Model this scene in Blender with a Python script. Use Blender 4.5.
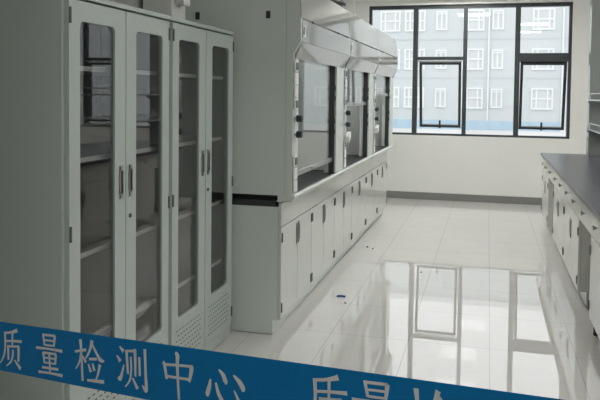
import bpy, bmesh, math, random
from mathutils import Vector, Matrix
random.seed(4)
sc = bpy.context.scene
for o in list(bpy.data.objects):
    bpy.data.objects.remove(o)
COL = sc.collection

# ------------------------------------------------------------------ camera
H = 1.45
cam = bpy.data.objects.new('camera', bpy.data.cameras.new('camera'))
COL.objects.link(cam)
RIGHT = Vector((0.96563627, 0.25964883, 0.0113612))
FWD = Vector((-0.25898775, 0.9649911, -0.04144303))
UP = RIGHT.cross(FWD)
mw = Matrix((RIGHT, UP, -FWD)).transposed().to_4x4()
mw.translation = (0, 0, H)
cam.matrix_world = mw
cam.data.sensor_width = 36
cam.data.lens = 700 / 600 * 36
cam.data.shift_y = (123.15 - 200) / 600
cam.data.clip_start = 0.02
cam.data.clip_end = 400
sc.camera = cam

# ------------------------------------------------------------------ world, light, exposure
SKY = 1.75
ROOM_FILL = 19.0
CORR_FILL = 31.0
w = bpy.data.worlds.new('overcast')
sc.world = w
w.use_nodes = True
bg = w.node_tree.nodes['Background']
bg.inputs[0].default_value = (0.97, 0.985, 1.0, 1)
bg.inputs[1].default_value = SKY
vs = sc.view_settings
vs.view_transform = 'Standard'
vs.look = 'None'
vs.exposure = 0.0
vs.gamma = 1
vs.use_curve_mapping = False
cy = sc.cycles
cy.use_denoising = True
cy.max_bounces = 14
cy.diffuse_bounces = 6
cy.glossy_bounces = 6
cy.transmission_bounces = 8
cy.transparent_max_bounces = 24
cy.sample_clamp_indirect = 6
cy.caustics_reflective = False
cy.caustics_refractive = False

# ------------------------------------------------------------------ materials
def lin(c):
    return tuple(((v / 255) / 12.92 if v / 255 <= 0.04045 else ((v / 255 + 0.055) / 1.055) ** 2.4) for v in c)

def mat(name, col, rough=0.5, metal=0.0, spec=0.5, noise=0.0, nscale=30, ior=None, coat=0.0):
    m = bpy.data.materials.new(name)
    m.use_nodes = True
    nt = m.node_tree
    b = nt.nodes['Principled BSDF']
    b.inputs['Base Color'].default_value = (*col, 1)
    b.inputs['Roughness'].default_value = rough
    b.inputs['Metallic'].default_value = metal
    b.inputs['Specular IOR Level'].default_value = spec
    if ior:
        b.inputs['IOR'].default_value = ior
    if coat:
        b.inputs['Coat Weight'].default_value = coat
        b.inputs['Coat Roughness'].default_value = 0.03
    if noise:
        tc = nt.nodes.new('ShaderNodeTexCoord')
        n = nt.nodes.new('ShaderNodeTexNoise')
        n.inputs['Scale'].default_value = nscale
        n.inputs['Detail'].default_value = 4
        mx = nt.nodes.new('ShaderNodeMix')
        mx.data_type = 'RGBA'
        nt.links.new(tc.outputs['Object'], n.inputs['Vector'])
        nt.links.new(n.outputs['Fac'], mx.inputs['Factor'])
        mx.inputs[6].default_value = (*[c * (1 - noise) for c in col], 1)
        mx.inputs[7].default_value = (*[min(1, c * (1 + noise)) for c in col], 1)
        nt.links.new(mx.outputs[2], b.inputs['Base Color'])
    return m

def glass(name, tint=(1, 1, 1), ior=1.5):
    m = bpy.data.materials.new(name)
    m.use_nodes = True
    nt = m.node_tree
    nt.nodes.clear()
    out = nt.nodes.new('ShaderNodeOutputMaterial')
    mix = nt.nodes.new('ShaderNodeMixShader')
    tr = nt.nodes.new('ShaderNodeBsdfTransparent')
    tr.inputs[0].default_value = (*tint, 1)
    gl = nt.nodes.new('ShaderNodeBsdfGlossy')
    gl.inputs['Roughness'].default_value = 0.0
    geo = nt.nodes.new('ShaderNodeNewGeometry')
    mr = nt.nodes.new('ShaderNodeMapRange')          # same reflectance from either side of a thin pane
    mr.inputs['To Min'].default_value = ior
    mr.inputs['To Max'].default_value = 1 / ior
    fr = nt.nodes.new('ShaderNodeFresnel')
    nt.links.new(geo.outputs['Backfacing'], mr.inputs['Value'])
    nt.links.new(mr.outputs[0], fr.inputs['IOR'])
    nt.links.new(fr.outputs[0], mix.inputs[0])
    nt.links.new(tr.outputs[0], mix.inputs[1])
    nt.links.new(gl.outputs[0], mix.inputs[2])
    nt.links.new(mix.outputs[0], out.inputs[0])
    return m

def emit(name, col, s):
    m = bpy.data.materials.new(name)
    m.use_nodes = True
    nt = m.node_tree
    nt.nodes.clear()
    out = nt.nodes.new('ShaderNodeOutputMaterial')
    e = nt.nodes.new('ShaderNodeEmission')
    e.inputs[0].default_value = (*col, 1)
    e.inputs[1].default_value = s
    nt.links.new(e.outputs[0], out.inputs[0])
    return m

def floor_mat():
    m = mat('polished_tile', (0.6, 0.57, 0.52), 0.0, spec=0.5, ior=2.15)
    nt = m.node_tree
    b = nt.nodes['Principled BSDF']
    tc = nt.nodes.new('ShaderNodeTexCoord')
    mp = nt.nodes.new('ShaderNodeMapping')
    mp.inputs['Location'].default_value = (0.427, -0.425, 0)
    br = nt.nodes.new('ShaderNodeTexBrick')
    br.offset = 0.0
    br.inputs['Scale'].default_value = 1.0
    br.inputs['Mortar Size'].default_value = 0.0018
    br.inputs['Mortar Smooth'].default_value = 0.1
    br.inputs['Brick Width'].default_value = 0.4655
    br.inputs['Row Height'].default_value = 0.615
    br.inputs['Color1'].default_value = (0.655, 0.64, 0.615, 1)
    br.inputs['Color2'].default_value = (0.665, 0.65, 0.625, 1)
    br.inputs['Mortar'].default_value = (0.4, 0.39, 0.37, 1)
    n = nt.nodes.new('ShaderNodeTexNoise')
    n.inputs['Scale'].default_value = 9
    n.inputs['Detail'].default_value = 6
    mx = nt.nodes.new('ShaderNodeMix')
    mx.data_type = 'RGBA'
    mx.blend_type = 'MULTIPLY'
    mx.inputs['Factor'].default_value = 0.12
    nt.links.new(tc.outputs['Object'], mp.inputs['Vector'])
    nt.links.new(mp.outputs[0], br.inputs['Vector'])
    nt.links.new(tc.outputs['Object'], n.inputs['Vector'])
    nt.links.new(br.outputs['Color'], mx.inputs[6])
    nt.links.new(n.outputs['Color'], mx.inputs[7])
    nt.links.new(mx.outputs[2], b.inputs['Base Color'])
    return m

M = {}
M['floor'] = floor_mat()
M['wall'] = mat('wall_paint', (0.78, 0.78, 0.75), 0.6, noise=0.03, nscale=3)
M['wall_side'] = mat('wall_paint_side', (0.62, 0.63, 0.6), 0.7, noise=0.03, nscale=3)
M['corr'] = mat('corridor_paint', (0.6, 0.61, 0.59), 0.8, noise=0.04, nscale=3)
M['ceil'] = mat('ceiling_paint', (0.75, 0.75, 0.72), 0.8, noise=0.02, nscale=5)
M['skirt'] = mat('grey_skirting', (0.2, 0.2, 0.19), 0.35, noise=0.08, nscale=12)
M['alu'] = mat('dark_grey_aluminium', (0.045, 0.054, 0.058), 0.35, spec=0.5, noise=0.1, nscale=40)
M['steel'] = mat('grey_white_powder_coat', (0.435, 0.49, 0.46), 0.38, noise=0.02, nscale=60)
M['hoodw'] = mat('white_epoxy_steel', (0.6, 0.65, 0.615), 0.25, noise=0.02, nscale=50)
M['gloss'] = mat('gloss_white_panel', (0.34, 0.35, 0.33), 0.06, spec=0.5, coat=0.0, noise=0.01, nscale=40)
M['inner'] = mat('hood_liner', (0.6, 0.62, 0.6), 0.5, noise=0.03, nscale=20)
M['track'] = mat('dark_rubber_track', (0.03, 0.033, 0.035), 0.5, noise=0.1, nscale=50)
M['dark'] = mat('dark_recess', (0.025, 0.026, 0.027), 0.6, noise=0.1, nscale=50)
M['metal'] = mat('brushed_metal', (0.42, 0.42, 0.41), 0.35, 1.0, noise=0.05, nscale=80)
M['hinge'] = mat('hinge_metal', (0.16, 0.16, 0.15), 0.4, 0.7, noise=0.05, nscale=80)
M['chrome'] = mat('chrome', (0.75, 0.75, 0.74), 0.2, 1.0, noise=0.02, nscale=80)
M['epoxy'] = mat('dark_epoxy_top', (0.085, 0.09, 0.1), 0.33, spec=0.5, noise=0.12, nscale=90)
M['bench'] = mat('cream_white_laminate', (0.69, 0.69, 0.665), 0.22, spec=0.5, noise=0.015, nscale=40)
M['hoodtop'] = mat('black_epoxy_work_surface', (0.025, 0.027, 0.03), 0.4, noise=0.1, nscale=60)
M['front'] = mat('white_hood_front', (0.55, 0.575, 0.54), 0.12, spec=0.5, noise=0.015, nscale=40)
M['shade_grey'] = mat('shade_toned_cabinet_inside', (0.2, 0.205, 0.195), 0.6, noise=0.03, nscale=30)  # cabinet back and shelves darkened, interior shade put into the colour
M['plate'] = mat('white_plastic', (0.74, 0.74, 0.72), 0.3, noise=0.02, nscale=40)
M['knob'] = mat('blue_black_plastic', (0.02, 0.027, 0.04), 0.3, noise=0.1, nscale=40)
M['rack'] = mat('grey_rack_metal', (0.27, 0.29, 0.28), 0.18, 0.0, spec=0.7, noise=0.03, nscale=30)
M['tape'] = mat('blue_tape', (0.0, 0.115, 0.285), 0.5, spec=0.15, noise=0.06, nscale=60)
M['letter'] = mat('white_print', (0.46, 0.465, 0.46), 0.5, noise=0.04, nscale=90)
M['facade'] = mat('pale_blue_grey_render', (0.605, 0.642, 0.652), 0.8, noise=0.02, nscale=0.4)
M['ledge'] = mat('facade_joint', (0.565, 0.595, 0.61), 0.8, noise=0.02, nscale=0.4)
M['upvc'] = mat('white_window_frame', (0.8, 0.82, 0.82), 0.5, noise=0.01, nscale=3)
M['pane_out'] = mat('grey_window_glass', (0.62, 0.645, 0.65), 0.1, noise=0.15, nscale=0.9)
M['ground'] = mat('pale_concrete', (0.6, 0.6, 0.59), 0.9, noise=0.05, nscale=0.3)
M['fence'] = mat('blue_hoarding', (0.42, 0.56, 0.66), 0.6, noise=0.05, nscale=1)
M['duct'] = mat('black_flexible_duct', (0.012, 0.012, 0.012), 0.35, noise=0.1, nscale=20)
M['pvc'] = mat('white_pvc', (0.7, 0.7, 0.69), 0.35, noise=0.02, nscale=20)
M['door'] = mat('grey_door', (0.3, 0.31, 0.3), 0.5, noise=0.03, nscale=10)
M['scrap'] = mat('blue_film', (0.02, 0.09, 0.3), 0.3, noise=0.1, nscale=60)
M['crumb'] = mat('dark_grit', (0.05, 0.045, 0.04), 0.8, noise=0.2, nscale=100)
M['glass'] = glass('clear_pane', (0.985, 0.99, 0.99))
M['cabglass'] = glass('cabinet_pane', (0.82, 0.83, 0.82), 1.68)
M['sashglass'] = glass('sash_pane', (0.95, 0.97, 0.965), 1.55)
M['lamp'] = emit('fill_diffuser', (1.0, 0.995, 0.97), ROOM_FILL)
M['hoodfill'] = emit('hood_fill_diffuser', (1.0, 0.995, 0.97), 11.0)
M['corrfill'] = emit('corridor_fill_diffuser', (1.0, 0.995, 0.97), CORR_FILL)

# ------------------------------------------------------------------ builders
class MB:
    def __init__(s):
        s.bm = bmesh.new()
        s.mi = 0

    def _new(s, n0):
        s.bm.faces.ensure_lookup_table()
        for f in list(s.bm.faces)[n0:]:
            f.material_index = s.mi

    def box(s, x0, x1, y0, y1, z0, z1, bev=0.0):
        n0 = len(s.bm.faces)
        vs_ = [s.bm.verts.new((x, y, z)) for z in (z0, z1) for y in (y0, y1) for x in (x0, x1)]
        q = [(0, 2, 3, 1), (4, 5, 7, 6), (0, 1, 5, 4), (2, 6, 7, 3), (0, 4, 6, 2), (1, 3, 7, 5)]
        fs = [s.bm.faces.new([vs_[i] for i in f]) for f in q]
        if bev:
            es = set(e for f in fs for e in f.edges)
            bmesh.ops.bevel(s.bm, geom=list(es), offset=bev, segments=2, affect='EDGES', profile=0.5)
        s._new(n0)
        return s

    def prism(s, pts, a0, a1, axis='y'):
        """closed outline in two axes extruded along the third: y -> pts (x,z), x -> pts (y,z), z -> pts (x,y)"""
        n0 = len(s.bm.faces)
        def P(p, a):
            return {'y': (p[0], a, p[1]), 'x': (a, p[0], p[1]), 'z': (p[0], p[1], a)}[axis]
        A = [s.bm.verts.new(P(p, a0)) for p in pts]
        B = [s.bm.verts.new(P(p, a1)) for p in pts]
        n = len(pts)
        fs = [s.bm.faces.new(A), s.bm.faces.new(B[::-1])]
        for i in range(n):
            fs.append(s.bm.faces.new((A[i], B[i], B[(i + 1) % n], A[(i + 1) % n])))
        bmesh.ops.recalc_face_normals(s.bm, faces=fs)
        s._new(n0)
        return s

    def plate(s, outer, inner, x0, x1):
        """flat plate in y-z between two loops of equal length (a hole inside), thick along x"""
        n0 = len(s.bm.faces)
        n = len(outer)
        L = [[s.bm.verts.new((x, p[0], p[1])) for p in lp] for x in (x0, x1) for lp in (outer, inner)]
        fs = []
        for i in range(n):
            j = (i + 1) % n
            fs.append(s.bm.faces.new((L[0][i], L[0][j], L[1][j], L[1][i])))
            fs.append(s.bm.faces.new((L[2][i], L[3][i], L[3][j], L[2][j])))
            fs.append(s.bm.faces.new((L[0][i], L[2][i], L[2][j], L[0][j])))
            fs.append(s.bm.faces.new((L[1][i], L[1][j], L[3][j], L[3][i])))
        bmesh.ops.recalc_face_normals(s.bm, faces=fs)
        s._new(n0)
        return s

    def cyl(s, c, r, length, axis='z', seg=20, r2=None):
        n0 = len(s.bm.faces)
        rot = {'z': Matrix.Identity(3), 'x': Matrix.Rotation(math.pi / 2, 3, 'Y'), 'y': Matrix.Rotation(-math.pi / 2, 3, 'X')}[axis]
        mt = Matrix.Translation(c) @ rot.to_4x4()
        bmesh.ops.create_cone(s.bm, cap_ends=True, segments=seg, radius1=r, radius2=r if r2 is None else r2, depth=length, matrix=mt)
        s._new(n0)
        return s

    def lathe(s, prof, c, seg=24):
        n0 = len(s.bm.faces)
        rings = []
        for r, z in prof:
            rings.append([s.bm.verts.new((c[0] + r * math.cos(2 * math.pi * k / seg), c[1] + r * math.sin(2 * math.pi * k / seg), c[2] + z)) for k in range(seg)])
        for a, b in zip(rings, rings[1:]):
            for k in range(seg):
                s.bm.faces.new((a[k], a[(k + 1) % seg], b[(k + 1) % seg], b[k]))
        s.bm.faces.new(rings[0][::-1])
        s.bm.faces.new(rings[-1])
        s._new(n0)
        return s

    def mesh(s, name, mats, smooth=False):
        me = bpy.data.meshes.new(name)
        s.bm.to_mesh(me)
        s.bm.free()
        for m in (mats if isinstance(mats, (list, tuple)) else [mats]):
            me.materials.append(m)
        if smooth:
            for p in me.polygons:
                p.use_smooth = True
        return me

    def build(s, name, mats, parent=None, smooth=False, label=None):
        o = bpy.data.objects.new(name, s.mesh(name, mats, smooth))
        COL.objects.link(o)
        if parent is not None:
            o.parent = parent
        if label:
            o['label'] = label
        return o

def tag(o, label, cat, group=None, kind=None):
    o['label'] = label
    o['category'] = cat
    if group:
        o['group'] = group
    if kind:
        o['kind'] = kind
    return o

def thing(name, loc, label, cat, group=None):
    o = bpy.data.objects.new(name, None)
    o.empty_display_size = 0.1
    COL.objects.link(o)
    o.location = loc
    return tag(o, label, cat, group)

def struct(o):
    o['kind'] = 'structure'
    return o

def copy_tree(o, parent=None):
    c = o.copy()
    COL.objects.link(c)
    if parent is not None:
        c.parent = parent
    for ch in [x for x in KIDS.get(o.name, [])] or list(o.children):
        copy_tree(ch, c)
    return c
KIDS = {}

def rrect(y0, y1, z0, z1, r, k=5):
    pts = []
    for cx, cz, a in ((y1 - r, z1 - r, 0), (y0 + r, z1 - r, 90), (y0 + r, z0 + r, 180), (y1 - r, z0 + r, 270)):
        for i in range(k + 1):
            t = math.radians(a + 90 * i / k)
            pts.append((cx + r * math.cos(t), cz + r * math.sin(t)))
    return pts

def rect_like(y0, y1, z0, z1, k=5):
    """rectangle outline with as many points as rrect, for bridging"""
    pts = []
    for (cx, cz), a in (((y1, z1), 0), ((y0, z1), 1), ((y0, z0), 2), ((y1, z0), 3)):
        for i in range(k + 1):
            pts.append((cx, cz))
    # spread duplicates a little along the sides so no edge has zero length
    out = []
    for q in range(4):
        for i in range(k + 1):
            cx, cz = pts[q * (k + 1) + i]
            d = (i - k / 2) / (k / 2)
            e = 0.03
            if q == 0:
                out.append((cx - max(0, d) * e, cz - max(0, -d) * e))
            elif q == 1:
                out.append((cx + max(0, -d) * e, cz - max(0, d) * e))
            elif q == 2:
                out.append((cx + max(0, d) * e, cz + max(0, -d) * e))
            else:
                out.append((cx - max(0, -d) * e, cz + max(0, d) * e))
    return out

# ------------------------------------------------------------------ the room
YB = 9.85          # inner face of the window wall
XL = -2.12         # inner face of the left wall
XR = 5.2
CZ = 3.05
YF0, YF1 = 0.95, 1.15          # wall with the doorway the photo is taken through
WX0, WX1, WZ0, WZ1 = -1.655, 1.052, 0.895, 2.705
VX0, VX1 = 1.95, 4.66

struct(MB().box(XL - 0.2, XR + 0.2, -2.2, YB + 0.3, -0.12, 0).build('floor', M['floor']))
struct(MB().box(XL - 0.2, XR + 0.2, -2.2, YB + 0.3, CZ, CZ + 0.12).build('ceiling', M['ceil']))
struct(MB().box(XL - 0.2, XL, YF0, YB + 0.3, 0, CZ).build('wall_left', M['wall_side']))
struct(MB().box(XR, XR + 0.2, YF0, YB + 0.3, 0, CZ).build('wall_right', M['wall']))
wb = MB()
for x0, x1, z0, z1 in ((XL, XR, 0, WZ0), (XL, XR, WZ1, CZ), (XL, WX0, WZ0, WZ1), (WX1, VX0, WZ0, WZ1), (VX1, XR, WZ0, WZ1)):
    wb.box(x0, x1, YB, YB + 0.24, z0, z1)
struct(wb.build('wall_back', M['wall']))
struct(MB().box(XL, -1.842, YB - 0.1, YB, 0, CZ).box(-1.842, XR, YB - 0.1, YB, 2.765, CZ).build('trim_1', M['wall']))
struct(MB().box(-1.842, XR, YB - 0.014, YB, 0, 0.1, 0.003).build('baseboard_back', M['skirt']))
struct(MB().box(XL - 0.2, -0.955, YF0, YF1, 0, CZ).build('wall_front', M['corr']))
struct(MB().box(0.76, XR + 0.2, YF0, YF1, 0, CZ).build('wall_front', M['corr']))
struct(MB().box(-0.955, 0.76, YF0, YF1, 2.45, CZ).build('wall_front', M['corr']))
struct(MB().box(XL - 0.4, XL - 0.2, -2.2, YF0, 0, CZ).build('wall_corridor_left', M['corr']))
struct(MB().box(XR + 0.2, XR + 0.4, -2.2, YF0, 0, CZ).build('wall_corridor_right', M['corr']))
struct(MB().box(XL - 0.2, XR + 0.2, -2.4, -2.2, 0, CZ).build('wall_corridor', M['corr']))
dr = struct(MB().box(0.762, 0.806, 0.02, 0.93, 0.01, 2.1, 0.004).build('door_1', M['door']))
MB().cyl((0.745, 0.12, 1.05), 0.011, 0.034, 'x').box(0.722, 0.738, 0.11, 0.24, 1.04, 1.06, 0.004).build('door_handle', M['metal'], dr)

# ------------------------------------------------------------------ windows
def sash_frame(x0, x1, z0, z1, t, yy, d):
    b = MB()
    b.box(x0, x1, yy, yy + d, z1 - t, z1).box(x0, x1, yy, yy + d, z0, z0 + t)
    b.box(x0, x0 + t, yy, yy + d, z0 + t, z1 - t).box(x1 - t, x1, yy, yy + d, z0 + t, z1 - t)
    return b

def window(name, ox, openings):
    fy0, fy1 = YB + 0.05, YB + 0.13
    t = 0.042
    b = MB()
    b.box(WX0, WX1, fy0, fy1, WZ1 - 0.05, WZ1).box(WX0, WX1, fy0, fy1, WZ0, WZ0 + 0.028)
    for x0, x1 in ((WX0, WX0 + 0.036), (-1.032, -0.967), (-0.349, -0.294), (0.334, 0.4), (1.014, WX1)):
        b.box(x0, x1, fy0, fy1, WZ0 + 0.028, WZ1 - 0.05)
    b.box(-0.967, -0.349, fy0, fy1, 1.945, 1.99)
    b.box(0.4, 1.014, fy0, fy1, 1.92, 2.035)
    root = struct(b.build(name, M['alu']))
    root.location.x = ox
    for x0, x1, z0, z1 in ((-1.619, -1.032, 0.923, 2.655), (-0.967, -0.349, 1.99, 2.655), (-0.294, 0.334, 0.923, 2.655), (0.4, 1.014, 2.035, 2.655)):
        MB().box(x0, x1, fy0 + 0.035, fy0 + 0.041, z0, z1).build('glass_pane', M['glass'], root)
    for x0, x1, z0, z1, opn in ((-0.945, -0.371, 0.955, 1.915, openings), (0.412, 1.004, 0.955, 1.91, openings)):
        s = sash_frame(x0, x1, z0 + 0.02, z1, 0.036, 0, 0.05)
        mesh_o = s.build('sash', M['alu'], root)
        mesh_o.location = (0, fy0 + 0.03, 0)
        if opn:
            piv = Vector((0, fy0 + 0.03, z1))
            a = math.radians(13)
            mesh_o.matrix_local = Matrix.Translation(piv) @ Matrix.Rotation(a, 4, 'X') @ Matrix.Translation((0, 0, -z1))
        MB().box(x0 + 0.036, x1 - 0.036, 0.022, 0.028, z0 + 0.056, z1 - 0.036).build('glass_pane', M['glass'], mesh_o)
        xm = (x0 + x1) / 2
        MB().box(xm - 0.05, xm + 0.05, -0.02, 0.0, z0 + 0.024, z0 + 0.056, 0.003).box(xm - 0.013, xm + 0.013, -0.034, -0.02, z0 + 0.015, z0 + 0.13, 0.003).build('handle', M['dark'], mesh_o)
    MB().box(-0.96, -0.356, fy0 - 0.006, fy0 + 0.02, 1.921, 1.935).build('sash_stop', M['metal'], root)
    return root
window('window_1', 0.0, True)
window('window_2', VX0 - WX0, False)

# ------------------------------------------------------------------ outside
GZ = -1.12
struct(MB().box(-120, 160, YB + 0.5, 200, GZ - 0.3, GZ).build('ground_outside', M['ground']))
BY = 60.0
bld = thing('apartment_building', (0, BY, GZ), 'long pale blue-grey building with rows of white windows outside the lab window', 'building')
rel = Vector((0, BY, GZ))
def outb(b):
    for v in b.bm.verts:
        v.co -= rel
    return b
outb(MB().box(-34, 56, BY, BY + 12, GZ, 15.6)).build('facade', M['facade'], bld)
outb(MB().box(-34.2, 56.2, BY - 0.15, BY + 12.2, 15.6, 16.1)).build('parapet', M['upvc'], bld)
lb = MB()
for z in (2.95, 6.17, 9.4, 12.6):
    lb.box(-34, 56, BY - 0.03, BY, z - 0.05, z + 0.05)
outb(lb).build('string_course', M['ledge'], bld)
for x in (-0.05, 5.7, 19.3, 33.1):
    outb(MB().cyl((x, BY - 0.1, 6.9), 0.07, 17, 'z', 12)).build('downpipe', M['upvc'], bld)

def out_window(wd, ht, wide):
    b = MB()
    f = 0.13
    x, z = wd / 2, ht / 2
    b.box(-x, x, -0.12, 0.02, z - f, z).box(-x, x, -0.12, 0.02, -z, -z + f)
    b.box(-x, -x + f, -0.12, 0.02, -z + f, z - f).box(x - f, x, -0.12, 0.02, -z + f, z - f)
    if wide:
        for c in (-x * 0.5, x * 0.5):
            b.box(c - 0.06, c + 0.06, -0.1, 0.02, -z + f, z - f)
        b.box(-x + f, x - f, -0.11, 0.02, -0.05, 0.07)
    else:
        b.box(-0.06, 0.06, -0.1, 0.02, -z + f, z - f)
        b.box(-x + f, x - f, -0.11, 0.02, z * 0.62, z * 0.62 + 0.1)
    fm = b.mesh('window', M['upvc'])
    pm = MB().box(-x + f, x - f, -0.04, 0.0, -z + f, z - f).mesh('pane', M['pane_out'])
    return fm, pm
WIDE = out_window(1.72, 1.75, True)
NARR = out_window(0.92, 1.6, False)
cols = [(-8.2, 1), (-6.1, 1), (-3.9, 0), (-1.3, 1), (0.65, 0), (4.2, 1), (6.9, 0), (9.2, 1), (11.6, 1), (14.0, 0), (17.2, 1), (20.6, 1), (23.3, 0), (26.4, 1), (29.4, 0), (32.0, 1), (35.5, 1), (38.2, 0), (41.2, 1)]
for z in (1.28, 4.5, 7.73, 10.95, 14.0):
    for x, wd in cols:
        fm, pm = WIDE if wd else NARR
        o = bpy.data.objects.new('window', fm)
        COL.objects.link(o)
        o.parent = bld
        o.location = Vector((x, BY, z)) - rel
        p = bpy.data.objects.new('pane', pm)
        COL.objects.link(p)
        p.parent = o
fn = MB()
fn.box(-22, 5.2, 55.0, 55.1, GZ, -0.42)
for k in range(28):
    fn.box(-22 + k * 1.0, -21.92 + k * 1.0, 54.95, 55.0, GZ, -0.38)
tag(fn.build('site_fence', M['fence']), 'light blue hoarding along the foot of the building outside', 'fence')

# ------------------------------------------------------------------ unseen ceiling lamps, added as fill to light the room
for i, (x, y, lb_) in enumerate(((-0.4, 9.1, 'ceiling lamp by the lab window above the aisle'), (3.0, 9.1, 'ceiling lamp by the second window right of the bench'),
                                 (-0.4, 7.6, 'ceiling lamp over the aisle beside the farthest fume hood'), (3.0, 7.4, 'ceiling lamp right of the bench in the far half of the room'),
                                 (-0.3, 6.0, 'ceiling lamp over the aisle beside the middle fume hood'), (3.0, 5.2, 'ceiling lamp right of the bench halfway down the room'),
                                 (0.9, 2.1, 'ceiling lamp just inside the doorway, nearest the wall the photo looks through'), (0.9, 4.0, 'ceiling lamp above the near end of the bench'))):
    t = thing('ceiling_fill_light', (x, y, CZ), 'added square white ' + lb_, 'lamp', 'added ceiling panel lamps')
    b = MB()
    for q in ((-0.32, 0.32, 0.3, 0.32), (-0.32, 0.32, -0.32, -0.3), (-0.32, -0.3, -0.3, 0.3), (0.3, 0.32, -0.3, 0.3)):
        b.box(q[0], q[1], q[2], q[3], -0.05, -0.002)
    b.build('fill_frame', M['pvc'], t)
    MB().box(-0.3, 0.3, -0.3, 0.3, -0.04, -0.03).build('diffuser', M['lamp'], t)
t = thing('ceiling_fill_light', (0.3, -0.9, CZ), 'added square white fill lamp on the corridor ceiling before the doorway', 'lamp', 'added ceiling panel lamps')  # unseen lamp added to light the tape and the camera-facing sides
MB().box(-0.32, 0.32, -0.32, 0.32, -0.03, -0.002).build('fill_frame', M['pvc'], t)
MB().box(-0.3, 0.3, -0.3, 0.3, -0.04, -0.03).build('diffuser', M['corrfill'], t)

# ------------------------------------------------------------------ shared small fittings (built facing +X at x = 0)
def pull_meshes(h=0.13):
    b = MB()
    b.plate(rect_like(-0.015, 0.015, -h / 2, h / 2, 1), rrect(-0.0095, 0.0095, -h / 2 + 0.007, h / 2 - 0.007, 0.003, 1), 0.0, 0.006)
    bez = b.mesh('handle', M['metal'])
    rec = MB().box(0.0, 0.0025, -0.0095, 0.0095, -h / 2 + 0.007, h / 2 - 0.007).mesh('finger_recess', M['dark'])
    return bez, rec
PULL = pull_meshes(0.135)
def add_pull(parent, x, y, z, side):
    h = bpy.data.objects.new('handle', PULL[0])
    COL.objects.link(h)
    h.parent = parent
    h.location = (x, y, z)
    if side < 0:
        h.rotation_euler.z = math.pi
    return h
HINGE = MB().box(0, 0.004, -0.005, 0.005, -0.028, 0.028, 0.001).cyl((0.004, 0, 0), 0.0042, 0.058, 'z', 10).mesh('hinge', M['hinge'])
REC = PULL[1]
def add_hinge(parent, x, y, z, side=1):
    h = bpy.data.objects.new('hinge', HINGE)
    COL.objects.link(h)
    h.parent = parent
    h.location = (x, y, z)
    if side < 0:
        h.rotation_euler.z = math.pi
    return h

# ------------------------------------------------------------------ glass-door cabinets (left)
CX = -1.457           # front plane of the doors
def storage_cabinet(y0, label):
    W = 0.85
    D = 0.5
    t = thing('storage_cabinet', (CX - 0.02, y0 + W / 2, 0), label, 'cabinet', 'tall glass-door cabinets')
    # local: x = 0 is the carcass front, doors stand 0..0.02 in front; y from -W/2 to W/2
    y = W / 2
    b = MB()
    b.box(-D, 0, -y, -y + 0.02, 0.07, 1.79).box(-D, 0, y - 0.02, y, 0.07, 1.79)
    MB().box(-D, -D + 0.015, -y + 0.0205, y - 0.0205, 0.0955, 1.7645).build('back_panel', M['shade_grey'], t)
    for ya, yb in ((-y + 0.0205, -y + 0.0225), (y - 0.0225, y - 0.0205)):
        MB().box(-D + 0.016, -0.03, ya, yb, 0.096, 1.764).build('side_shade', M['shade_grey'], t)  # dark sheets standing in for shade on the inner sides
    b.box(-D, 0, -y + 0.02, y - 0.02, 0.07, 0.095).box(-D, 0, -y + 0.02, y - 0.02, 1.765, 1.79)
    b.build('body', M['steel'], t)
    MB().box(-D, 0.02, -y, y, 1.793, 1.812, 0.002).build('top_panel', M['steel'], t)
    MB().box(-D + 0.01, 0.012, -y + 0.002, y - 0.002, 0.006, 0.066, 0.002).build('plinth', M['steel'], t)
    for z in (0.455, 0.81, 1.185, 1.54):
        sh = MB().box(-D + 0.02, -0.045, -y + 0.024, y - 0.024, z - 0.009, z + 0.009, 0.002).build('shelf', M['shade_grey'], t)
        MB().box(-0.0445, -0.038, -y + 0.024, y - 0.024, z - 0.01, z + 0.0095, 0.002).build('lit_shelf_edge', M['pvc'], sh, label='pale strip standing in for light on the shelf edge')  # light catching the shelf edge, put in as a pale strip
    for sgn in (-1, 1):
        a, c = (-y + 0.016, -0.003) if sgn < 0 else (0.003, y - 0.016)
        g0, g1 = (a + 0.07, c - 0.085) if sgn < 0 else (a + 0.085, c - 0.07)
        d = MB().plate(rect_like(a, c, 0.075, 1.783, 5), rrect(g0, g1, 0.335, 1.71, 0.022, 5), 0.001, 0.02).build('door', M['steel'], t)
        MB().box(0.006, 0.011, g0 + 0.0005, g1 - 0.0005, 0.3355, 1.7095).build('glass_pane', M['cabglass'], d)
        vb = MB().box(0.0195, 0.0203, a + 0.04, c - 0.035, 0.108, 0.287)
        vb.mi = 1
        for r in range(7):
            for k in range(9):
                yy = a + 0.05 + (c - a - 0.1) * (k + (0.5 if r % 2 else 0)) / 9
                vb.box(0.0195, 0.0208, yy, yy + 0.017, 0.118 + r * 0.0255, 0.118 + r * 0.0255 + 0.005)
        vb.build('vent_panel', [M['steel'], M['dark']], d, label='panel of dark ventilation slots')
        hy = -0.041 if sgn < 0 else 0.036
        add_pull(d, 0.02, hy, 1.078, 1)
        r_ = bpy.data.objects.new('finger_recess', REC)
        COL.objects.link(r_)
        r_.parent = d
        r_.location = (0.02, hy, 1.078)
        for z in (0.15, 0.93, 1.725):
            add_hinge(d, 0.02, (a + 0.004) if sgn < 0 else (c - 0.004), z)
        if sgn > 0:
            MB().cyl((0.022, 0.034, 0.928), 0.009, 0.008, 'x', 14).box(0.026, 0.028, 0.0325, 0.0355, 0.922, 0.934).build('lock', M['hinge'], d)
    return t
storage_cabinet(2.203, 'grey steel cabinet with two glass doors, nearest the camera at the left edge')
storage_cabinet(3.058, 'grey steel cabinet with two glass doors, between the nearer cabinet and the fume hood')

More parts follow.
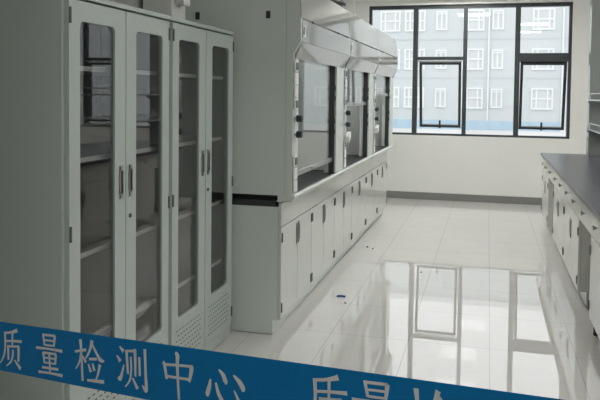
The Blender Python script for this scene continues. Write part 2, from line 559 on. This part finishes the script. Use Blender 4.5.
# white duct on top of the cabinets
t = thing('exhaust_fan_stack', (-1.67, 3.42, 1.812), 'white square exhaust duct standing on top of the second cabinet', 'duct')
MB().box(-0.09, 0.09, -0.09, 0.09, 0.0, 0.02, 0.004).build('base_flange', M['pvc'], t)
MB().box(-0.084, 0.084, -0.084, 0.084, 0.02, 0.62, 0.006).cyl((-0.06, -0.0845, 0.075), 0.007, 0.004, 'y', 12).build('duct_body', M['pvc'], t)
MB().box(0.084, 0.135, -0.05, 0.03, 0.095, 0.5, 0.004).build('side_bracket', M['pvc'], t)

# ------------------------------------------------------------------ fume hoods and their base cabinets
HX = -1.175           # face of the base doors
HY0 = 3.975
PITCH = 1.5
BACK = -2.08
def base_cabinet(k):
    y0 = HY0 + 0.75 * k
    which = ['first', 'second', 'third', 'fourth', 'fifth', 'last'][k]
    t = thing('base_cabinet', (HX, y0 + 0.375, 0), 'white two-door base cabinet under the fume hoods, %s in the row counted from the camera' % which, 'cabinet', 'base cabinets under the fume hoods')
    y = 0.374
    xb = BACK - HX
    MB().box(xb, -0.02, -y, y, 0.09, 0.775).box(xb, -0.05, -y, y, 0.004, 0.09).build('body', M['hoodw'], t)
    MB().box(-0.019, 0, -y + 0.002, y - 0.002, 0.657, 0.798, 0.002).build('upper_panel', M['front'], t)
    for sgn in (-1, 1):
        a, c = (-y + 0.002, -0.002) if sgn < 0 else (0.002, y - 0.002)
        d = MB().box(-0.019, 0, a, c, 0.095, 0.652, 0.002).build('door', M['front'], t)
        hy = -0.022 if sgn < 0 else 0.022
        add_pull(d, 0.0, hy, 0.556, 1)
        r_ = bpy.data.objects.new('finger_recess', REC)
        COL.objects.link(r_)
        r_.parent = d
        r_.location = (0.0, hy, 0.556)
        for z in (0.165, 0.59):
            add_hinge(d, 0.0, (a + 0.012) if sgn < 0 else (c - 0.012), z)
    return t
for k in range(6):
    base_cabinet(k)
MBt = MB().box(BACK + 0.02, HX - 0.052, HY0 + 6 * 0.75 + 0.002, HY0 + 6 * 0.75 + 0.016, 0.004, 0.775)
tag(MBt.build('end_panel', M['hoodw']), 'narrow white end panel closing the far end of the hood row', 'panel')

def fume_hood(k):
    y0 = HY0 + PITCH * k
    label = ['white fume hood nearest the camera with its glass sash pulled almost fully down',
             'middle white fume hood with its glass sash raised to half height',
             'farthest white fume hood, next to the window, with its glass sash raised'][k]
    t = thing('fume_hood', (HX, y0, 0.776), label, 'fume hood', 'row of fume hoods')
    z0 = 0.776
    X = lambda x: x - HX
    Z = lambda z: z - z0
    L = PITCH - 0.004
    XP = -1.108            # face of the posts
    TOP = 2.11
    # side panels with chamfered canopy cheek
    side = [(BACK, 0.845), (-1.2, 0.845), (-1.2, 0.81), (XP - 0.004, 0.81), (XP - 0.004, 1.69), (-1.068, 1.757), (-1.068, 1.9), (-1.086, TOP), (BACK, TOP)]
    for ya, yb in ((0.0, 0.03), (L - 0.03, L)):
        p = MB().prism([(X(a), Z(c)) for a, c in side], ya, yb).build('side_panel', M['hoodw'], t)
        if ya == 0 and k == 0:
            for xs in (-1.283, -1.733):
                MB().box(X(xs), X(xs + 0.027), -0.002, 0.0, Z(1.896), Z(1.94)).build('cable_slot', M['dark'], p, label='black cable slot')
            MB().box(X(-1.1562), X(-1.1548), -0.0012, 0.0, Z(0.85), Z(TOP - 0.002)).build('panel_seam', M['rack'], p)
    MB().box(X(BACK), X(BACK + 0.02), 0.03, L - 0.03, Z(0.845), Z(TOP)).build('back_panel', M['inner'], t)
    MB().box(X(BACK + 0.02), X(-1.1205), 0.03, L - 0.03, Z(TOP - 0.02), Z(TOP)).build('top_panel', M['hoodw'], t)
    MB().box(X(BACK + 0.12), X(BACK + 0.13), 0.07, L - 0.07, Z(0.95), Z(1.6)).box(X(BACK + 0.12), X(BACK + 0.13), 0.07, L - 0.07, Z(1.63), Z(1.95)).build('baffle', M['inner'], t)
    # inner liners that close the sides of the chamber
    for ya, yb in ((0.031, 0.06), (L - 0.06, L - 0.031)):
        MB().box(X(BACK + 0.02), X(-1.2), ya, yb, Z(0.846), Z(TOP - 0.022)).build('side_liner', M['inner'], t)
    MB().box(X(BACK + 0.02), X(-1.215), 0.002, L - 0.002, Z(0.7765), Z(0.81)).build('base_rail', M['track'], t)
    ws = MB().box(X(BACK + 0.021), X(-1.19), 0.0605, L - 0.0605, Z(0.811), Z(0.842)).box(X(-1.19), X(-1.118), 0.031, L - 0.031, Z(0.83), Z(0.846), 0.002).build('work_surface', M['hoodtop'], t)
    lp = [(-1.214, 0.8105), (-1.19, 0.803), (-1.11, 0.826), (-1.098, 0.83), (-1.094, 0.838), (-1.096, 0.848), (-1.102, 0.852), (-1.117, 0.852), (-1.1175, 0.8095), (-1.214, 0.8105)][:-1]
    MB().prism([(X(a), Z(c)) for a, c in lp], 0.002, L - 0.002).build('front_lip', M['hoodw'], t)
    hl = MB().box(X(-1.6), X(-1.45), 0.3, L - 0.3, Z(TOP - 0.06), Z(TOP - 0.0205), 0.004).build('fill_housing', M['plate'], t)  # unseen lamp added to brighten the hood chamber
    MB().box(X(-1.59), X(-1.46), 0.31, L - 0.31, Z(TOP - 0.066), Z(TOP - 0.0605)).build('fill_diffuser', M['hoodfill'], hl)
    # posts
    NP, FP = 0.112, 1.215
    MB().box(X(-1.2), X(XP), 0.0305, NP, Z(0.853), Z(1.72), 0.003).build('post', M['hoodw'], t)
    MB().box(X(-1.2), X(XP), FP, L - 0.0305, Z(0.853), Z(1.72), 0.003).build('post', M['hoodw'], t)
    for ya, yb, nm in ((NP, NP + 0.008, 0), (FP - 0.01, FP, 1)):
        MB().box(X(-1.163), X(-1.122), ya, yb, Z(0.853), Z(1.66)).build('sash_track', M['track'], t)
    # canopy
    up = [(-1.12, 1.9), (-1.063, 1.9), (-1.083, TOP), (-1.12, TOP)]
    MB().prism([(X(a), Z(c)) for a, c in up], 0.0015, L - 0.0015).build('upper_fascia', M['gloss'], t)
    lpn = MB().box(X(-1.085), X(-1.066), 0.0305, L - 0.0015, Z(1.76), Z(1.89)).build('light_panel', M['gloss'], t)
    MB().box(X(-1.066), X(-1.063), 0.035, 0.105, Z(1.79), Z(1.86), 0.001).build('switch_plate', M['plate'], lpn)
    MB().box(X(-1.063), X(-1.06), 0.045, 0.065, Z(1.8), Z(1.85), 0.001).build('switch', M['hinge'], lpn)
    for yy in (0.28, 1.05):
        MB().cyl((X(-1.066), yy, Z(1.8955)), 0.006, 0.012, 'z', 10).build('clip', M['dark'], lpn)
    lw = [(-1.085, 1.757), (-1.066, 1.757), (-1.106, 1.66), (-1.2, 1.66), (-1.2, 1.68), (-1.115, 1.68)]
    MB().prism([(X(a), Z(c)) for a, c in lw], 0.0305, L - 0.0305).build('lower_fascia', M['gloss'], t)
    # sash
    SZ = [0.955, 1.365, 1.452][k]
    sx = -1.145
    sb = MB().box(X(sx - 0.012), X(sx + 0.012), NP + 0.009, FP - 0.011, Z(SZ - 0.014), Z(SZ + 0.018), 0.004)
    srl = sb.build('sash_rail', M['metal'], t)
    MB().box(X(sx + 0.012), X(sx + 0.022), 0.55, 0.82, Z(SZ - 0.004), Z(SZ + 0.01), 0.003).build('sash_grip', M['metal'], srl)
    MB().box(X(sx - 0.003), X(sx + 0.003), NP + 0.009, FP - 0.011, Z(SZ + 0.0185), Z(1.659)).build('sash_glass', M['sashglass'], t)
    # service column on the near post: plates, sockets, valve knobs
    for i, zc in enumerate((0.9, 0.975, 1.05, 1.39, 1.465, 1.54, 1.615)):
        p = MB().box(X(XP), X(XP + 0.009), 0.006, 0.075, Z(zc - 0.032), Z(zc + 0.032), 0.002).build('outlet_plate', M['plate'], t)
        if i in (2, 3, 6):
            MB().box(X(XP + 0.009), X(XP + 0.013), 0.018, 0.062, Z(zc - 0.022), Z(zc + 0.022), 0.001).build('socket', M['hinge'], p)
    for zc in (1.21, 1.305):
        MB().cyl((X(XP + 0.006), 0.04, Z(zc)), 0.009, 0.012, 'x', 12).build('valve_stem', M['metal'], t)
        MB().cyl((X(XP + 0.029), 0.04, Z(zc)), 0.022, 0.034, 'x', 16, 0.019).build('valve_knob', M['knob'], t, label='blue-black valve knob')
    if k > 0:
        fl = MB().prism([(-0.03, -0.035), (0.05, 0.0), (0.05, 0.05), (-0.03, 0.015)], 0, 0.032, 'x').build('socket_flap', M['plate'], t)
        fl.location = (X(XP + 0.0095), 0.05, Z(1.1))
    for zc in (1.17, 1.25, 1.42, 1.5):
        MB().box(X(-1.119), X(-1.111), FP - 0.022, FP - 0.0002, Z(zc - 0.018), Z(zc + 0.018), 0.002).build('sash_stop', M['hinge'], t)
    return t
for k in range(3):
    fume_hood(k)
for k in range(3):
    yc = HY0 + PITCH * k + 0.75
    t = thing('exhaust_duct', (-1.76, yc, 2.11), 'black ribbed exhaust duct rising from the top of the %s fume hood' % ['nearest', 'middle', 'farthest'][k], 'duct', 'ducts on the fume hoods')
    pr = [(0.2, 0.06)]
    for i in range(14):
        pr += [(0.2, 0.06 + i * 0.06 + 0.012), (0.188, 0.06 + i * 0.06 + 0.03), (0.2, 0.06 + i * 0.06 + 0.048)]
    pr += [(0.2, 0.925)]
    MB().lathe([(0.21, 0.0), (0.21, 0.055)], (0, 0, 0)).build('collar', M['dark'], t)
    MB().lathe(pr, (0, 0, 0)).build('flexible_hose', M['duct'], t, smooth=True)
    MB().lathe([(0.205, 0.075), (0.209, 0.08), (0.209, 0.1), (0.205, 0.105)], (0, 0, 0)).build('clamp', M['metal'], t)

# ------------------------------------------------------------------ lab bench (right)
BX = 0.625
def bench_unit(y0, y1, label, kind='cabinet'):
    W = y1 - y0
    y = W / 2 - 0.002
    t = thing('bench_cabinet' if kind == 'cabinet' else 'bench_drawer_unit', (BX, (y0 + y1) / 2, 0), label, 'cabinet', 'units of the laboratory bench')
    D = 1.25
    b = MB()
    if kind == 'cabinet':
        b.box(0.02, D, -y, y, 0.1, 0.772).box(0.06, D, -y, y, 0.003, 0.1)
        b.build('body', M['bench'], t)
        n = 2
    else:
        b.box(0.02, 0.6, -y, y, 0.605, 0.772)
        b.build('body', M['bench'], t)
        MB().box(0.6, 0.62, -y, y, 0.003, 0.772).build('back_panel', M['hoodw'], t)
        n = 1
    for i in range(n):
        a = -y + 0.002 + i * (2 * y) / n
        c = a + 2 * y / n - 0.004
        d = MB().box(0, 0.019, a, c, 0.61, 0.768, 0.002).build('drawer', M['bench'], t)
        ym = (a + c) / 2
        MB().cyl((-0.008, ym, 0.695), 0.005, 0.016, 'x', 10).cyl((-0.02, ym, 0.695), 0.016, 0.014, 'x', 16, 0.013).build('knob', M['metal'], d)
    if kind == 'cabinet':
        for sgn in (-1, 1):
            a, c = (-y + 0.002, -0.002) if sgn < 0 else (0.002, y - 0.002)
            d = MB().box(0, 0.019, a, c, 0.105, 0.605, 0.002).build('door', M['bench'], t)
            hy = -0.022 if sgn < 0 else 0.022
            add_pull(d, 0.0, hy, 0.46, -1)
            r_ = bpy.data.objects.new('finger_recess', REC)
            COL.objects.link(r_)
            r_.parent = d
            r_.location = (0.0, hy, 0.46)
            r_.rotation_euler.z = math.pi
            for z in (0.18, 0.52):
                add_hinge(d, 0.0, (a + 0.012) if sgn < 0 else (c - 0.012), z, -1)
        if y0 < 4:
            MB().cyl((0.04, y - 0.03, 0.05), 0.016, 0.096, 'z', 12).build('levelling_foot', M['dark'], t)
    return t
bench_unit(3.6, 4.57, 'cream bench cabinet nearest the camera, cut by the right edge of the photo')
bench_unit(4.57, 5.15, 'single-drawer unit over the nearer open knee space of the bench', 'knee')
bench_unit(5.15, 6.1, 'cream two-drawer bench cabinet just beyond the nearer knee space')
bench_unit(6.1, 7.07, 'cream two-drawer bench cabinet just before the farther knee space')
bench_unit(7.07, 7.7, 'single-drawer unit over the farther open knee space of the bench', 'knee')
bench_unit(7.7, 8.5, 'cream bench cabinet at the far end of the bench, toward the window')
tag(MB().box(0.598, 1.9, 3.55, 8.54, 0.774, 0.802, 0.003).build('worktop', M['epoxy']), 'long dark grey worktop running over all the bench cabinets at right', 'worktop')

# reagent rack on the worktop
rk = thing('reagent_rack', (1.17, 5.9, 0.802), 'grey metal reagent rack with two shelves standing on the dark worktop', 'shelf rack')
o0 = Vector((1.17, 5.9, 0.802))
def loc(b):
    for v in b.bm.verts:
        v.co -= o0
    return b
for ya, yb in ((8.2, 8.36), (5.85, 6.01), (3.62, 3.78)):
    loc(MB().box(1.066, 1.274, ya, yb, 0.8025, 2.6, 0.004)).build('upright', M['rack'], rk)
for z in (1.1, 1.42):
    for ya, yb in ((6.012, 8.198), (3.782, 5.848)):
        s = loc(MB().box(1.06, 1.3, ya, yb, z - 0.009, z + 0.009, 0.003)).build('shelf', M['rack'], rk)
        for xx in (1.066, 1.294):
            rb = MB().cyl((xx, (ya + yb) / 2, z + 0.07), 0.006, yb - ya - 0.16, 'y', 10)
            for yy in (ya + 0.09, (ya + yb) / 2, yb - 0.09):
                rb.cyl((xx, yy, z + 0.04), 0.005, 0.062, 'z', 8)
            loc(rb).build('guard_rail', M['chrome'], s)
        for yy in (ya + 0.001, yb - 0.021):
            loc(MB().prism([(1.05, z - 0.012), (1.31, z - 0.012), (1.31, z - 0.03), (1.23, z - 0.07), (1.13, z - 0.07), (1.05, z - 0.03)], yy, yy + 0.02)).build('bracket', M['rack'], s)

# ------------------------------------------------------------------ litter on the floor
sp = MB()
pts = [(-0.03, 0.0), (-0.012, 0.012), (0.012, 0.017), (0.034, 0.009), (0.03, 0.0), (0.01, 0.006), (-0.012, 0.003), (-0.028, -0.008)]
sp.prism(pts, 0.0005, 0.012, 'z')
s_ = sp.build('plastic_scrap', M['scrap'])
s_.location = (-0.99, 4.87, 0)
tag(s_, 'small curled blue scrap of plastic lying on the tiles by the hood cabinets', 'scrap')
for x, y, r, lb_ in ((-0.93, 4.73, 0.008, 'dark crumb on the tiles right beside the blue plastic scrap'), (-1.08, 6.55, 0.011, 'dark crumb on the floor close to the base cabinet doors'),
                     (-1.02, 6.5, 0.009, 'dark crumb on the floor a little out from the base cabinet doors'), (-0.5, 5.75, 0.009, 'dark crumb on the bright window reflection in the aisle floor')):
    b = MB()
    bmesh.ops.create_icosphere(b.bm, subdivisions=1, radius=r)
    for v in b.bm.verts:
        v.co *= random.uniform(0.75, 1.2)
        v.co.z = max(v.co.z * 0.6 + r * 0.5, 0.0003)
    c = b.build('floor_crumb', M['crumb'])
    c.location = (x, y, 0)
    tag(c, lb_, 'debris', 'crumbs on the floor')

# ------------------------------------------------------------------ barrier tape across the doorway
TA = Vector((-0.76896, 0.97218, 1.02928))
TB = Vector((0.05626, 0.71317, 1.11589))
TD = (TB - TA).normalized()
s0 = (-0.954 - TA.x) / TD.x
s1 = (0.7615 - TA.x) / TD.x
side_v = UP - UP.dot(TD) * TD
TU = side_v.normalized()
TN = TU.cross(TD).normalized()
if TN.y > 0:
    TN = -TN                       # towards the viewer
HWID = 0.04
tape = thing('barrier_tape', TA, 'blue barrier tape with white Chinese lettering stretched across the doorway', 'tape')
def on_tape(s, v, off):
    return TD * s + TU * v + TN * off
b = MB()
N = 40
rows = []
for i in range(N + 1):
    s = s0 + (s1 - s0) * i / N
    rows.append([b.bm.verts.new(on_tape(s, v, o)) for v, o in ((-HWID, 0), (HWID, 0), (HWID, -0.0006), (-HWID, -0.0006))])
for a, c in zip(rows, rows[1:]):
    for j in range(4):
        b.bm.faces.new((a[j], a[(j + 1) % 4], c[(j + 1) % 4], c[j]))
b.bm.faces.new(rows[0])
b.bm.faces.new(rows[-1][::-1])
bmesh.ops.recalc_face_normals(b.bm, faces=b.bm.faces[:])
b.build('band', M['tape'], tape)

T = 0.05      # thin / thick brush widths, in character units
CH = {
 'zhi': [[(.80, .98, .10), (.55, .91, .06), (.27, .87, .05)], [(.28, .90, .07), (.27, .55, .06), (.2, .28, .05), (.03, .06, .02)],
         [(.30, .66, .05), (.62, .69, .05), (.97, .71, .07)], [(.60, .90, .06), (.58, .68, .05), (.57, .54, .04)],
         [(.39, .56, .07), (.38, .18, .06)], [(.38, .53, .05), (.78, .56, .05), (.83, .55, .09), (.80, .18, .06)],
         [(.59, .46, .06), (.57, .3, .06), (.48, .14, .05), (.28, .01, .02)], [(.64, .2, .03), (.76, .1, .07), (.88, .0, .09)]],
 'liang': [[(.29, 1.0, .06), (.33, .71, .05)], [(.3, .97, .05), (.7, .98, .05), (.74, .97, .08), (.69, .71, .05)], [(.33, .84, .04), (.69, .85, .04)], [(.33, .72, .04), (.7, .73, .04)],
           [(.0, .62, .06), (.5, .635, .045), (1.0, .63, .07)],
           [(.26, .54, .06), (.3, .26, .05)], [(.27, .52, .05), (.7, .53, .05), (.75, .52, .08), (.71, .27, .05)], [(.3, .4, .04), (.71, .41, .04)], [(.3, .28, .04), (.71, .29, .04)],
           [(.5, .53, .05), (.5, .03, .05)], [(.2, .15, .05), (.82, .165, .06)], [(.05, .02, .06), (.5, .035, .045), (.97, .03, .07)]],
 'jian': [[(.0, .68, .05), (.4, .76, .06)], [(.22, .99, .09), (.23, .7, .06), (.23, .0, .06)], [(.23, .69, .06), (.15, .45, .05), (.0, .26, .02)], [(.27, .6, .04), (.38, .46, .07)],
          [(.63, 1.0, .09), (.53, .75, .06), (.37, .55, .03)], [(.62, .92, .05), (.78, .7, .06), (.88, .58, .1), (1.02, .55, .03)], [(.5, .55, .05), (.76, .58, .06)],
          [(.46, .43, .04), (.54, .25, .08)], [(.61, .46, .04), (.67, .29, .07)], [(.87, .46, .08), (.78, .22, .05), (.69, .07, .03)], [(.4, .04, .05), (.98, .07, .08)]],
 'ce': [[(.12, .96, .03), (.24, .86, .09)], [(.02, .74, .03), (.12, .62, .09)], [(.03, .25, .06), (.1, .23, .09), (.24, .56, .02)],
        [(.34, .9, .07), (.35, .36, .05)], [(.35, .88, .05), (.57, .9, .05), (.61, .89, .08), (.59, .33, .05)], [(.47, .76, .05), (.46, .45, .05), (.4, .22, .05), (.24, .05, .02)], [(.5, .28, .04), (.64, .06, .08)],
        [(.74, .78, .06), (.73, .36, .05)], [(.93, .98, .07), (.92, .5, .06), (.91, .06, .09), (.8, .16, .02)]],
 'zhong': [[(.08, .76, .08), (.12, .7, .07), (.17, .40, .06)], [(.12, .71, .05), (.82, .75, .05), (.91, .71, .1), (.82, .42, .06)], [(.16, .46, .05), (.83, .47, .05)], [(.46, 1.0, .05), (.52, .94, .1), (.5, .7, .07), (.5, .0, .05)]],
 'xin': [[(.12, .56, .03), (.08, .4, .09), (.02, .24, .1), (.05, .2, .03)], [(.26, .5, .04), (.32, .28, .08), (.46, .1, .09), (.68, .02, .1), (.88, .08, .1), (.84, .2, .07), (.74, .4, .02)],
         [(.36, .78, .03), (.47, .68, .09), (.52, .55, .1), (.5, .52, .04)], [(.74, .71, .03), (.88, .6, .1), (.97, .47, .11), (.94, .42, .04)]],
}
def char_mesh(key, s_c, size):
    b = MB()
    for st in CH[key]:
        # catmull-like resample
        P = [Vector((p[0], p[1])) for p in st]
        Wd = [p[2] for p in st]
        pts, wd = [], []
        n = len(P)
        for i in range(n - 1):
            p0, p1, p2, p3 = P[max(i - 1, 0)], P[i], P[i + 1], P[min(i + 2, n - 1)]
            m_ = 6 if n > 2 else 2
            for j in range(m_):
                u = j / m_
                if n > 2:
                    q = 0.5 * ((2 * p1) + (p2 - p0) * u + (2 * p0 - 5 * p1 + 4 * p2 - p3) * u * u + (3 * p1 - p0 - 3 * p2 + p3) * u ** 3)
                else:
                    q = p1.lerp(p2, u)
                pts.append(q)
                wd.append(Wd[i] + (Wd[i + 1] - Wd[i]) * u)
        pts.append(P[-1])
        wd.append(Wd[-1])
        rows = []
        for i, q in enumerate(pts):
            d = (pts[min(i + 1, len(pts) - 1)] - pts[max(i - 1, 0)])
            d = d.normalized() if d.length > 1e-6 else Vector((1, 0))
            nrm = Vector((-d.y, d.x))
            w_ = wd[i] * 0.54
            r = []
            for sg in (1, -1):
                p = q + nrm * w_ * sg
                for off in (0.0007, 0.0002):
                    r.append(b.bm.verts.new(on_tape(s_c + (p.x - 0.5) * size, (p.y - 0.5) * size, off)))
            rows.append([r[0], r[2], r[3], r[1]])
        for a, c in zip(rows, rows[1:]):
            for j in range(4):
                b.bm.faces.new((a[j], a[(j + 1) % 4], c[(j + 1) % 4], c[j]))
        b.bm.faces.new(rows[0])
        b.bm.faces.new(rows[-1][::-1])
    bmesh.ops.recalc_face_normals(b.bm, faces=b.bm.faces[:])
    return b
# metres along the band from its reference point
pos = [('zhi', 0.0293), ('liang', 0.126), ('jian', 0.2175), ('ce', 0.307), ('zhong', 0.3932), ('xin', 0.4741), ('zhi', 0.625), ('liang', 0.6913), ('jian', 0.7578)]
for key, sc_ in pos:
    sz = 0.062
    char_mesh(key, sc_, sz).build('printed_character', M['letter'], tape)
